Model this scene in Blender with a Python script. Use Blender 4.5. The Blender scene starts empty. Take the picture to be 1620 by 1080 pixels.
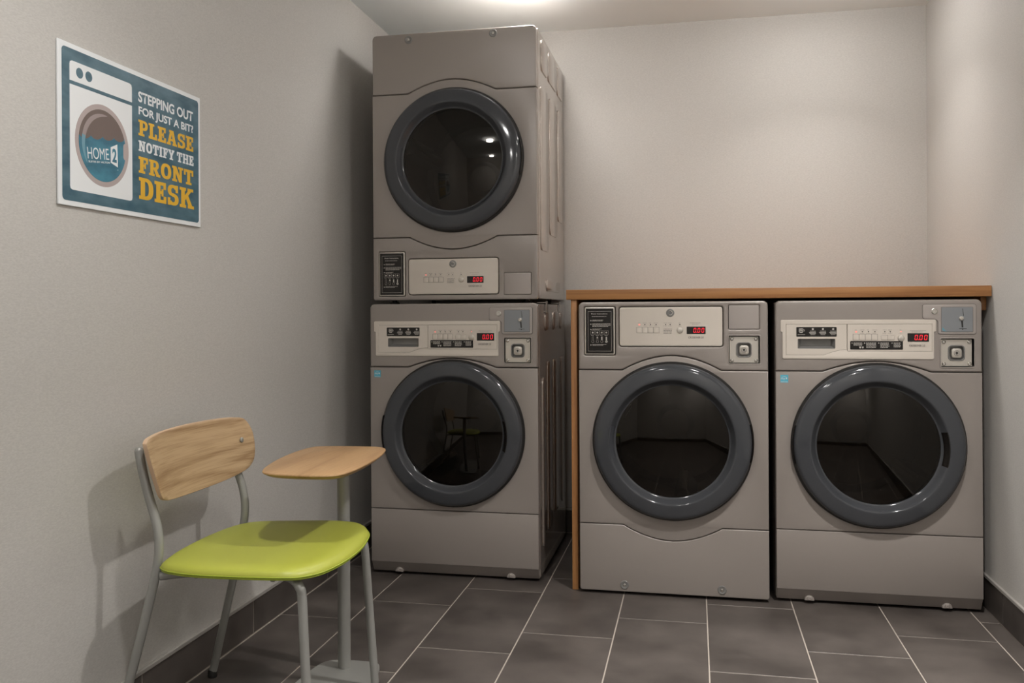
import bpy, bmesh, math, random
from mathutils import Vector, Matrix
random.seed(7)
C = bpy.context.scene.collection
PI = math.pi

# ------------------------------------------------------------------ camera, world, exposure, lights
F_PX, YAW, ROLL, ZC, CY = 1395.24, -0.204038, -0.00603, 1.05959, 491.59
cam = bpy.data.cameras.new('camera')
cam_o = bpy.data.objects.new('camera', cam); C.objects.link(cam_o)
cam.sensor_width = 36; cam.lens = F_PX / 1620 * 36
cam.shift_y = (CY - 540) / 1620
cam.clip_start = 0.05
Fw = Vector((math.sin(YAW), math.cos(YAW), 0)); R0 = Vector((math.cos(YAW), -math.sin(YAW), 0)); U0 = R0.cross(Fw)
Rv = math.cos(ROLL) * R0 + math.sin(ROLL) * U0
Uv = -math.sin(ROLL) * R0 + math.cos(ROLL) * U0
cam_o.matrix_world = Matrix(((Rv.x, Uv.x, -Fw.x, 0), (Rv.y, Uv.y, -Fw.y, 0), (Rv.z, Uv.z, -Fw.z, ZC), (0, 0, 0, 1)))
bpy.context.scene.camera = cam_o

w = bpy.data.worlds.new('world'); bpy.context.scene.world = w
w.use_nodes = True
w.node_tree.nodes['Background'].inputs[0].default_value = (0.9, 0.95, 1, 1)
w.node_tree.nodes['Background'].inputs[1].default_value = 0.05
vs = bpy.context.scene.view_settings
vs.view_transform = 'Standard'; vs.look = 'None'; vs.gamma = 1; vs.use_curve_mapping = False
vs.exposure = 0.0

XL, XR, YB, YF, ZT = -1.437, 1.006, 4.175, -0.75, 2.395
WARM = (1.0, 0.965, 0.935)
# surface-mounted opal ceiling lamps: x, y, brightness of the opal drum, downward watts of the same lamp, spread in degrees
LIGHTS = [(0.50, 3.62, 72, 3.5, 110), (-0.64, 3.52, 72, 3, 140), (-0.68, 1.50, 90, 6, 122), (0.54, 2.05, 100, 19, 108), (-0.50, -0.25, 85, 7, 120), (0.62, -0.25, 110, 13, 120)]
for (lx, ly, ls, lw, sp) in LIGHTS:
    l = bpy.data.lights.new('lamp_beam', 'AREA'); l.shape = 'DISK'; l.size = 0.10
    l.energy = lw; l.color = WARM; l.spread = math.radians(sp)
    lo = bpy.data.objects.new('lamp_beam', l); C.objects.link(lo); lo.location = (lx, ly, ZT - 0.0495)

# ------------------------------------------------------------------ materials
def mat(name, col, rough=0.5, metal=0.0, spec=0.5, emit=None, es=0, coat=0):
    m = bpy.data.materials.new(name); m.use_nodes = True
    b = m.node_tree.nodes['Principled BSDF']
    b.inputs['Base Color'].default_value = (*col, 1); b.inputs['Roughness'].default_value = rough
    b.inputs['Metallic'].default_value = metal; b.inputs['Specular IOR Level'].default_value = spec
    if coat: b.inputs['Coat Weight'].default_value = coat; b.inputs['Coat Roughness'].default_value = 0.08
    if emit: b.inputs['Emission Color'].default_value = (*emit, 1); b.inputs['Emission Strength'].default_value = es
    return m
def nodes(m): return m.node_tree.nodes, m.node_tree.links, m.node_tree.nodes['Principled BSDF']
def add_bump(m, scale, strength, dist=0.001, stretch=(1, 1, 1), detail=3, voronoi=False):
    n, l, b = nodes(m)
    tc = n.new('ShaderNodeTexCoord'); mp = n.new('ShaderNodeMapping'); mp.inputs['Scale'].default_value = stretch
    t = n.new('ShaderNodeTexNoise'); t.inputs['Scale'].default_value = scale; t.inputs['Detail'].default_value = detail
    bp = n.new('ShaderNodeBump'); bp.inputs['Strength'].default_value = strength; bp.inputs['Distance'].default_value = dist
    l.new(tc.outputs['Object'], mp.inputs[0]); l.new(mp.outputs[0], t.inputs[0]); l.new(t.outputs[0], bp.inputs['Height']); l.new(bp.outputs[0], b.inputs['Normal'])
    return t
def mottled(m, cols, scale, detail=4, stretch=(1, 1, 1), random_tint=0.0, lo=0.35, hi=0.65):
    n, l, b = nodes(m)
    tc = n.new('ShaderNodeTexCoord'); mp = n.new('ShaderNodeMapping'); mp.inputs['Scale'].default_value = stretch
    t = n.new('ShaderNodeTexNoise'); t.inputs['Scale'].default_value = scale; t.inputs['Detail'].default_value = detail
    r = n.new('ShaderNodeValToRGB')
    r.color_ramp.elements[0].position = lo; r.color_ramp.elements[0].color = (*cols[0], 1)
    r.color_ramp.elements[1].position = hi; r.color_ramp.elements[1].color = (*cols[1], 1)
    l.new(tc.outputs['Object'], mp.inputs[0]); l.new(mp.outputs[0], t.inputs[0]); l.new(t.outputs[0], r.inputs[0])
    out = r.outputs[0]
    if random_tint:
        oi = n.new('ShaderNodeObjectInfo'); vm = n.new('ShaderNodeMath'); vm.operation = 'MULTIPLY_ADD'
        vm.inputs[1].default_value = random_tint; vm.inputs[2].default_value = 1 - random_tint / 2
        hs = n.new('ShaderNodeHueSaturation'); l.new(oi.outputs['Random'], vm.inputs[0]); l.new(vm.outputs[0], hs.inputs['Value']); l.new(out, hs.inputs['Color']); out = hs.outputs[0]
        # per-object offset of the pattern
        ad = n.new('ShaderNodeVectorMath'); ad.operation = 'ADD'; mu = n.new('ShaderNodeMath'); mu.operation = 'MULTIPLY'; mu.inputs[1].default_value = 31
        l.new(oi.outputs['Random'], mu.inputs[0]); l.new(mp.outputs[0], ad.inputs[0]); l.new(mu.outputs[0], ad.inputs[1]); l.new(ad.outputs[0], t.inputs[0])
    l.new(out, b.inputs['Base Color'])
def wood(name, c0, c1, grain, rough=0.45, warp=9.0, lines=26, wstretch=(2.2, 1.0, 5.0)):
    """grain: per-axis frequency of the long fine pores; wstretch: per-axis frequency of the growth lines"""
    m = mat(name, c0, rough); n, l, b = nodes(m)
    tc = n.new('ShaderNodeTexCoord'); mp = n.new('ShaderNodeMapping'); mp.inputs['Scale'].default_value = wstretch
    big = n.new('ShaderNodeTexNoise'); big.inputs['Scale'].default_value = 1.0; big.inputs['Detail'].default_value = 1.0; big.inputs['Roughness'].default_value = 0.35
    mul = n.new('ShaderNodeMath'); mul.operation = 'MULTIPLY'; mul.inputs[1].default_value = lines
    pp = n.new('ShaderNodeMath'); pp.operation = 'PINGPONG'; pp.inputs[1].default_value = 1
    pw = n.new('ShaderNodeMath'); pw.operation = 'POWER'; pw.inputs[1].default_value = 0.6
    mp2 = n.new('ShaderNodeMapping'); mp2.inputs['Scale'].default_value = grain
    fine = n.new('ShaderNodeTexNoise'); fine.inputs['Scale'].default_value = 1.0; fine.inputs['Detail'].default_value = 4
    mixv = n.new('ShaderNodeMix'); mixv.inputs[0].default_value = 0.68
    r = n.new('ShaderNodeValToRGB'); r.color_ramp.elements[0].color = (*c1, 1); r.color_ramp.elements[1].color = (*c0, 1)
    r.color_ramp.elements[0].position = 0.32; r.color_ramp.elements[1].position = 0.66
    l.new(tc.outputs['Object'], mp.inputs[0]); l.new(mp.outputs[0], big.inputs[0]); l.new(big.outputs[0], mul.inputs[0]); l.new(mul.outputs[0], pp.inputs[0]); l.new(pp.outputs[0], pw.inputs[0])
    l.new(tc.outputs['Object'], mp2.inputs[0]); l.new(mp2.outputs[0], fine.inputs[0])
    l.new(pw.outputs[0], mixv.inputs[2]); l.new(fine.outputs[0], mixv.inputs[3]); l.new(mixv.outputs[0], r.inputs[0]); l.new(r.outputs[0], b.inputs['Base Color'])
    return m

M = {}
M['wall'] = mat('wall_vinyl', (0.50, 0.475, 0.445), 0.75); mottled(M['wall'], ((0.462, 0.446, 0.420), (0.525, 0.508, 0.478)), 170, 5, (0.8, 0.8, 2.6)); add_bump(M['wall'], 320, 0.22, 0.001, (1, 1, 2))
M['ceiling'] = mat('ceiling_paint', (0.84, 0.88, 0.89), 0.9)
M['tile'] = mat('floor_tile', (0.1, 0.09, 0.085), 0.42, spec=0.4); mottled(M['tile'], ((0.050, 0.042, 0.037), (0.108, 0.093, 0.083)), 5.5, 9, (1, 1, 1), 0.2, 0.3, 0.7); add_bump(M['tile'], 60, 0.06, 0.001)
M['grout'] = mat('grout', (0.42, 0.37, 0.32), 0.9)
M['trim'] = mat('trim_strip', (0.42, 0.40, 0.37), 0.5, 0.3)
M['steel'] = mat('silver_paint', (0.31, 0.275, 0.25), 0.38, 0.15, coat=0.35)
M['steel'].node_tree.nodes['Principled BSDF'].inputs['Coat Roughness'].default_value = 0.3
M['side'] = mat('silver_paint_sheen', (0.50, 0.445, 0.40), 0.24, 0.65, coat=0.6)  # same silver paint, lightened so the colour carries the side's glancing reflection
M['steel_lt'] = mat('silver_paint_light', (0.40, 0.36, 0.335), 0.38, 0.25)
M['console'] = mat('console_plastic', (0.64, 0.58, 0.51), 0.4, 0.0)
M['line'] = mat('print_grey', (0.16, 0.14, 0.13), 0.6)
M['dark'] = mat('dark_rubber', (0.012, 0.011, 0.010), 0.55)
M['black'] = mat('gloss_black', (0.012, 0.010, 0.009), 0.18)
M['ring'] = mat('door_ring_plastic', (0.053, 0.056, 0.062), 0.09, 0.0, 0.5)
M['ringin'] = mat('door_ring_inner', (0.060, 0.063, 0.072), 0.2)
M['chrome'] = mat('chrome', (0.72, 0.70, 0.66), 0.18, 1.0)
M['brushed'] = mat('brushed_metal', (0.66, 0.62, 0.56), 0.36, 0.7)
M['bluegrey'] = mat('bluegrey_plate', (0.27, 0.285, 0.30), 0.4, 0.4)
M['recess'] = mat('recess_grey', (0.24, 0.235, 0.225), 0.35, 0.3)
M['drum'] = mat('drum_steel', (0.42, 0.38, 0.33), 0.3, 0.9)
M['red'] = mat('led_red', (0.5, 0.01, 0.01), 0.4, emit=(0.9, 0.015, 0.04), es=0.9)
M['pinkled'] = mat('led_pink', (0.9, 0.3, 0.25), 0.4, emit=(1.0, 0.25, 0.2), es=0.7)
M['whiteprint'] = mat('print_white', (0.50, 0.47, 0.43), 0.6)
M['cyan'] = mat('sticker_cyan', (0.10, 0.42, 0.55), 0.5)
M['woodc'] = wood('counter_oak', (0.41, 0.195, 0.068), (0.28, 0.12, 0.04), (5, 60, 190), 0.45, lines=10, wstretch=(0.5, 5, 22))
M['woodp'] = wood('panel_oak', (0.44, 0.21, 0.075), (0.31, 0.135, 0.048), (190, 60, 5), 0.45, lines=8, wstretch=(12, 5, 0.5))
M['woodb'] = wood('backrest_oak', (0.45, 0.315, 0.18), (0.27, 0.165, 0.08), (60, 7, 330), 0.4, lines=16, wstretch=(1, 0.7, 8))
M['woodt'] = wood('tabletop_oak', (0.43, 0.265, 0.130), (0.32, 0.185, 0.085), (260, 9, 60), 0.4, lines=12, wstretch=(6, 0.6, 1))
M['ply'] = mat('ply_edge', (0.55, 0.38, 0.25), 0.6)
M['tube'] = mat('grey_tube', (0.33, 0.33, 0.31), 0.38, 0.3)
M['green'] = mat('green_vinyl', (0.36, 0.385, 0.05), 0.42); add_bump(M['green'], 400, 0.1, 0.0005)
M['greend'] = mat('green_piping', (0.30, 0.37, 0.03), 0.5)
M['sign_w'] = mat('sign_white', (0.74, 0.76, 0.77), 0.5)
M['sign_b'] = mat('sign_blue', (0.05, 0.14, 0.2), 0.45); mottled(M['sign_b'], ((0.022, 0.080, 0.115), (0.078, 0.155, 0.195)), 11, 6, (1, 1, 2.6))
M['sign_water'] = mat('sign_water', (0.03, 0.16, 0.24), 0.45); mottled(M['sign_water'], ((0.025, 0.12, 0.18), (0.05, 0.21, 0.29)), 16, 4, (1, 1, 2))
M['sign_y'] = mat('sign_yellow', (0.70, 0.40, 0.02), 0.5)
M['sign_br'] = mat('sign_brown', (0.135, 0.098, 0.085), 0.5)
M['sign_tp'] = mat('sign_taupe', (0.40, 0.335, 0.32), 0.5)
M['sign_hl'] = mat('sign_highlight', (0.29, 0.235, 0.225), 0.5)
M['sign_hl2'] = mat('sign_highlight_water', (0.14, 0.29, 0.36), 0.5)
M['lens'] = mat('lamp_lens', (0.9, 0.9, 0.85), 0.4, emit=WARM, es=25)
M['whitemetal'] = mat('white_metal', (0.75, 0.75, 0.73), 0.5)
def tinted_glass():
    m = bpy.data.materials.new('door_glass'); m.use_nodes = True; n, l = m.node_tree.nodes, m.node_tree.links
    n.clear(); o = n.new('ShaderNodeOutputMaterial'); g = n.new('ShaderNodeBsdfGlossy'); g.inputs['Roughness'].default_value = 0.02
    g.inputs['Color'].default_value = (0.9, 0.85, 0.8, 1)
    t = n.new('ShaderNodeBsdfTransparent'); t.inputs['Color'].default_value = (0.13, 0.115, 0.10, 1)
    f = n.new('ShaderNodeFresnel'); f.inputs['IOR'].default_value = 1.5
    mx = n.new('ShaderNodeMixShader'); l.new(f.outputs[0], mx.inputs[0]); l.new(t.outputs[0], mx.inputs[1]); l.new(g.outputs[0], mx.inputs[2]); l.new(mx.outputs[0], o.inputs[0])
    return m
M['glass'] = tinted_glass()

# ------------------------------------------------------------------ helpers
def tag(o, label=None, cat=None, group=None, kind=None):
    if label: o['label'] = label
    if cat: o['category'] = cat
    if group: o['group'] = group
    if kind: o['kind'] = kind
    return o
def empty(name, loc, label, cat, group=None):
    o = bpy.data.objects.new(name, None); o.empty_display_size = 0.1; C.objects.link(o); o.location = loc
    return tag(o, label, cat, group)
STUFF = {'print', 'lettering', 'indicator_dots', 'indicator_lamp', 'red_digits', 'coin_slot', 'corner_scratches', 'logo', 'side_pressing'}
def link(name, me, m, parent=None, smooth=30):
    if m is not None:
        me.materials.clear(); me.materials.append(m)
    o = bpy.data.objects.new(name, me); C.objects.link(o)
    if parent is not None: o.parent = parent
    if name in STUFF: o['kind'] = 'stuff'
    if smooth:
        me.polygons.foreach_set('use_smooth', [True] * len(me.polygons)); me.set_sharp_from_angle(angle=math.radians(smooth))
    return o
def bm_me(bm, name='mesh'):
    bmesh.ops.recalc_face_normals(bm, faces=bm.faces)
    me = bpy.data.meshes.new(name); bm.to_mesh(me); bm.free(); return me
def boxes(lst, bevel=0.0, seg=2):
    """one mesh of several boxes (x0,x1,y0,y1,z0,z1)"""
    bm = bmesh.new()
    for (x0, x1, y0, y1, z0, z1) in lst:
        g = bmesh.ops.create_cube(bm, size=1)['verts']
        for v in g: v.co = Vector((x0 + (v.co.x + .5) * (x1 - x0), y0 + (v.co.y + .5) * (y1 - y0), z0 + (v.co.z + .5) * (z1 - z0)))
    if bevel: bmesh.ops.bevel(bm, geom=list(bm.edges), offset=bevel, segments=seg, affect='EDGES', profile=0.5)
    return bm_me(bm)
def front(y0): return lambda v: Vector((v[0], y0 - v[2], v[1]))        # drawn X,Z on a face looking to -y
def onleft(x0): return lambda v: Vector((x0 + v[2], v[0], v[1]))       # drawn Y,Z on a face looking to +x
def flat0(x0=0, y0=0, z0=0): return lambda v: Vector((x0 + v[0], y0 + v[1], z0 + v[2]))
def area(p): return sum(p[i][0] * p[(i + 1) % len(p)][1] - p[(i + 1) % len(p)][0] * p[i][1] for i in range(len(p)))
def plate(splines, thick, mp, bevel=0.0, seg=2):
    """solid plate from closed outlines (inner ones become holes)"""
    cu = bpy.data.curves.new('outline', 'CURVE'); cu.dimensions = '2D'; cu.fill_mode = 'BOTH'
    cu.extrude = max(thick / 2 - bevel, 0.0); cu.bevel_depth = bevel; cu.bevel_resolution = seg - 1; cu.offset = -bevel
    for s in splines:
        sp = cu.splines.new('POLY'); sp.points.add(len(s) - 1)
        for i, p in enumerate(s): sp.points[i].co = (p[0], p[1], 0, 1)
        sp.use_cyclic_u = True
    o = bpy.data.objects.new('outline', cu); me = bpy.data.meshes.new_from_object(o)
    bpy.data.objects.remove(o); bpy.data.curves.remove(cu)
    for v in me.vertices: v.co = mp((v.co.x, v.co.y, v.co.z + thick / 2))
    bm = bmesh.new(); bm.from_mesh(me); bmesh.ops.remove_doubles(bm, verts=bm.verts, dist=1e-6); bmesh.ops.recalc_face_normals(bm, faces=bm.faces)
    bm.to_mesh(me); bm.free()
    return me
def rrect(x0, z0, x1, z1, r=0.004, n=5):
    x0, x1 = min(x0, x1), max(x0, x1); z0, z1 = min(z0, z1), max(z0, z1); r = min(r, (x1 - x0) / 2, (z1 - z0) / 2)
    p = []
    for cx, cz, a in ((x1 - r, z1 - r, 0), (x0 + r, z1 - r, 90), (x0 + r, z0 + r, 180), (x1 - r, z0 + r, 270)):
        for i in range(n + 1):
            t = math.radians(a + 90 * i / n); p.append((cx + r * math.cos(t), cz + r * math.sin(t)))
    return p
def rpoly(pts, r=0.004, n=4):
    """round the corners of a polygon"""
    out = []; N = len(pts)
    for i in range(N):
        a, b, c = Vector(pts[i - 1]), Vector(pts[i]), Vector(pts[(i + 1) % N])
        rr = min(r, (a - b).length / 2, (c - b).length / 2)
        p, q = b + (a - b).normalized() * rr, b + (c - b).normalized() * rr
        for k in range(n + 1):
            t = k / n; out.append(tuple((1 - t) ** 2 * p + 2 * t * (1 - t) * b + t * t * q))
    return out
def circ(cx, cz, r, n=32, rz=None):
    rz = rz or r
    return [(cx + r * math.cos(2 * PI * i / n), cz + rz * math.sin(2 * PI * i / n)) for i in range(n)]
def catmull(pts, n=6, closed=True):
    out = []; N = len(pts)
    for i in range(N if closed else N - 1):
        g = lambda k: Vector(pts[k % N] if closed else pts[max(0, min(N - 1, k))])
        p0, p1, p2, p3 = g(i - 1), g(i), g(i + 1), g(i + 2)
        for k in range(n):
            t = k / n
            out.append(tuple(0.5 * ((2 * p1) + (-p0 + p2) * t + (2 * p0 - 5 * p1 + 4 * p2 - p3) * t * t + (-p0 + 3 * p1 - 3 * p2 + p3) * t ** 3)))
    if not closed: out.append(tuple(pts[-1]))
    return out
def lathe(profile, cx, cz, n=72, a0=0.0, a1=2 * PI, cap=False):
    """profile of (r, y) turned about the y axis at (cx, cz)"""
    bm = bmesh.new(); full = abs(a1 - a0 - 2 * PI) < 1e-6; m = n if full else n + 1; rings = []
    for (r, y) in profile:
        if r < 1e-6: rings.append([bm.verts.new((cx, y, cz))]); continue
        rings.append([bm.verts.new((cx + r * math.cos(a0 + (a1 - a0) * i / n), y, cz + r * math.sin(a0 + (a1 - a0) * i / n))) for i in range(m)])
    for A, B in zip(rings, rings[1:]):
        for i in range(n):
            j = (i + 1) % m
            if len(A) == 1 and len(B) == 1: continue
            if len(A) == 1: bm.faces.new((A[0], B[i], B[j]))
            elif len(B) == 1: bm.faces.new((A[i], A[j], B[0]))
            else: bm.faces.new((A[i], A[j], B[j], B[i]))
    if cap and not full:
        bm.faces.new([r[0] for r in rings]); bm.faces.new([r[-1] for r in rings])
    return bm_me(bm)
def tube(path, r, n=12, caps=True, rx=None):
    """round tube along a 3-D path"""
    bm = bmesh.new(); P = [Vector(p) for p in path]; rings = []
    up = None
    for i, p in enumerate(P):
        d = ((P[min(i + 1, len(P) - 1)] - P[max(i - 1, 0)])).normalized()
        if up is None:
            up = Vector((0, 1, 0)) if abs(d.y) < 0.8 else Vector((1, 0, 0))
        s = d.cross(up).normalized(); up = s.cross(d).normalized()
        rings.append([bm.verts.new(p + r * (math.cos(2 * PI * k / n) * s + math.sin(2 * PI * k / n) * up)) for k in range(n)])
    for A, B in zip(rings, rings[1:]):
        for k in range(n): bm.faces.new((A[k], A[(k + 1) % n], B[(k + 1) % n], B[k]))
    if caps: bm.faces.new(rings[0]); bm.faces.new(rings[-1])
    return bm_me(bm)
def join(meshes, name='mesh'):
    bm = bmesh.new()
    for me in meshes:
        bm.from_mesh(me); bpy.data.meshes.remove(me)
    me = bpy.data.meshes.new(name); bm.to_mesh(me); bm.free(); return me
def text(s, box, thick, mp, bold=0.0, shear=0.0, rot=0.0):
    """the built-in font, fitted exactly to a box (x0, z0, x1, z1)"""
    cu = bpy.data.curves.new('text', 'FONT'); cu.body = s; cu.size = 1; cu.offset = bold; cu.extrude = 0.0; cu.shear = shear; cu.resolution_u = 4
    o = bpy.data.objects.new('text', cu); me = bpy.data.meshes.new_from_object(o); bpy.data.objects.remove(o); bpy.data.curves.remove(cu)
    xs = [v.co.x for v in me.vertices]; zs = [v.co.y for v in me.vertices]
    x0, x1, z0, z1 = min(xs), max(xs), min(zs), max(zs)
    cr, sr = math.cos(rot), math.sin(rot)
    for v in me.vertices:
        a = (v.co.x - x0) / (x1 - x0) * (box[2] - box[0]); b = (v.co.y - z0) / (z1 - z0) * (box[3] - box[1])
        v.co = mp((box[0] + a * cr - b * sr, box[1] + a * sr + b * cr, thick))
    return me
def quads(rects, thick, mp):
    bm = bmesh.new()
    for (x0, z0, x1, z1) in rects:
        bm.faces.new([bm.verts.new(mp((x, z, thick))) for x, z in ((x0, z0), (x1, z0), (x1, z1), (x0, z1))])
    me = bpy.data.meshes.new('q'); bm.to_mesh(me); bm.free(); return me
def polys(lst, thick, mp):
    bm = bmesh.new()
    for p in lst: bm.faces.new([bm.verts.new(mp((x, z, thick))) for x, z in p])
    me = bpy.data.meshes.new('p'); bm.to_mesh(me); bm.free(); return me
def bars(x0, z0, x1, z1, n, seed=0, fill=0.45):
    """lines of print too small to read: broken rows of thin strokes"""
    rnd = random.Random(seed); out = []; h = (z1 - z0) / n
    for i in range(n):
        z = z1 - h * (i + 1) + h * (1 - fill) / 2; x = x0; end = x1 - (rnd.random() * 0.25 * (x1 - x0) if i == n - 1 else 0)
        while x < end - 0.001:
            l_ = min(rnd.uniform(0.0025, 0.007), end - x); out.append((x, z, x + l_, z + h * fill)); x += l_ + 0.0012
    return out

# ------------------------------------------------------------------ room shell
def struct(name, me, m, parent=None, smooth=0): 
    o = link(name, me, m, parent, smooth)
    if parent is None: o['kind'] = 'structure'
    return o
T = 0.10
struct('wall_left', boxes([(XL - T, XL, YF - T, YB + T, 0, ZT)]), M['wall'])
struct('wall_back', boxes([(XL, XR, YB, YB + T, 0, ZT)]), M['wall'])
struct('wall_right', boxes([(XR, XR + T, YF - T, YB + T, 0, ZT)]), M['wall'])
struct('wall_front', boxes([(XL, XR, YF - T, YF, 0, ZT)]), M['wall'])
struct('ceiling', boxes([(XL - T, XR + T, YF - T, YB + T, ZT, ZT + T)]), M['ceiling'])
floor = struct('floor', boxes([(XL - T, XR + T, YF - T, YB + T, -0.06, -0.0012)]), M['grout'])
# floor tiles, laid in columns along y
S_, L_, J = 0.30026, 0.6005, 0.0042
t0 = 0.0365
jo = {-5: 2.868, -4: 2.466, -3: 2.668, -2: 2.853, -1: 3.049, 0: 3.249, 1: 2.858, 2: 3.050, 3: 3.233}
tile_me = {}
for k in range(-5, 4):
    x0, x1 = t0 + k * S_, t0 + (k + 1) * S_
    x0, x1 = max(x0, XL + 0.0075) + J / 2, min(x1, XR - 0.0035) - J / 2
    n = -8
    while True:
        ya, yb = jo[k] + n * L_, jo[k] + (n + 1) * L_
        n += 1
        if ya > YB - 0.02: break
        if yb < YF + 0.02: continue
        ya, yb = max(ya, YF) + J / 2, min(yb, YB - 0.002) - J / 2
        key = (round(x1 - x0, 4), round(yb - ya, 4))
        if key not in tile_me: tile_me[key] = boxes([(0, key[0], 0, key[1], -0.010, 0)], 0.0008, 1)
        o = link('tile', tile_me[key], M['tile'], floor, 0); o.location = (x0, ya, 0)
# baseboards of the same tile with a metal strip on top
def baseboard(name, p, d, length, h, first, nrm, joints_every=L_):
    """p start point, d unit direction, nrm unit normal into the room"""
    p, d, nrm = Vector(p), Vector(d), Vector(nrm)
    def bx(a, b, t0_, t1_, z0, z1, bev=0):
        q = [p + d * a + nrm * t0_, p + d * b + nrm * t1_]
        return boxes([(min(q[0].x, q[1].x), max(q[0].x, q[1].x), min(q[0].y, q[1].y), max(q[0].y, q[1].y), z0, z1)], bev, 1)
    base = struct(name, bx(0, length, 0.0002, 0.0055, 0, h - 0.012), M['grout'])
    a = first - joints_every
    while a < length:
        b = min(a + joints_every, length); a_ = max(a, 0)
        if b - a_ > 0.02: link('tile', bx(a_ + J / 2, b - J / 2, 0.0003, 0.007, 0.003, h - 0.014, 0.0006), M['tile'], base, 0)
        a += joints_every
    link('metal_strip', bx(0, length, 0.0002, 0.010, h - 0.011, h, 0.001), M['trim'], base, 0)
    return base
Y0 = YF
baseboard('baseboard_left', (XL, Y0, 0), (0, 1, 0), YB - Y0, 0.121, (2.677 - Y0) % L_, (1, 0, 0))
baseboard('baseboard_right', (XR, Y0, 0), (0, 1, 0), YB - Y0, 0.121, 0.35, (-1, 0, 0))
baseboard('baseboard_back', (XL + 0.012, YB, 0), (1, 0, 0), XR - XL - 0.024, 0.121, 0.30, (0, -1, 0))
baseboard('baseboard_front', (XL + 0.012, YF, 0), (1, 0, 0), XR - XL - 0.024, 0.121, 0.30, (0, 1, 0))

# ------------------------------------------------------------------ washing machines and dryers
W = 0.686
OFF = Vector((-W / 2, -0.38, 0))
def sh(me):
    for v in me.vertices: v.co += OFF
    return me
DX, DZ = 0.343, 0.565
def seam(zb, h, xk0=0.163, xk1=0.522, n=20, p=2.0):
    """seam line from left to right, bulging around the door by h"""
    pts = [(0, zb), (xk0, zb)]; c = (xk0 + xk1) / 2; hw = (xk1 - xk0) / 2
    for i in range(1, n):
        t = -1 + 2 * i / n; u = abs(t)
        s = 1 - u ** 1.9
        pts.append((c + hw * t, zb + h * s))
    return pts + [(xk1, zb), (W, zb)]
G = 0.0015
def washer_side(root, z0, H, rich):
    """pressed pads on the right side wall of the cabinet"""
    x = W + 0.006
    onright = lambda v: Vector((x + v[2], v[0], v[1]))
    out = []
    for (ya, yb, za, zb) in rich:
        out.append(plate([rrect(ya, za, yb, zb, 0.03, 6)], 0.0035, onright, 0.0015, 2))
    o = link('side_pressing', sh(join(out)), M['steel'], root)
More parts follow.
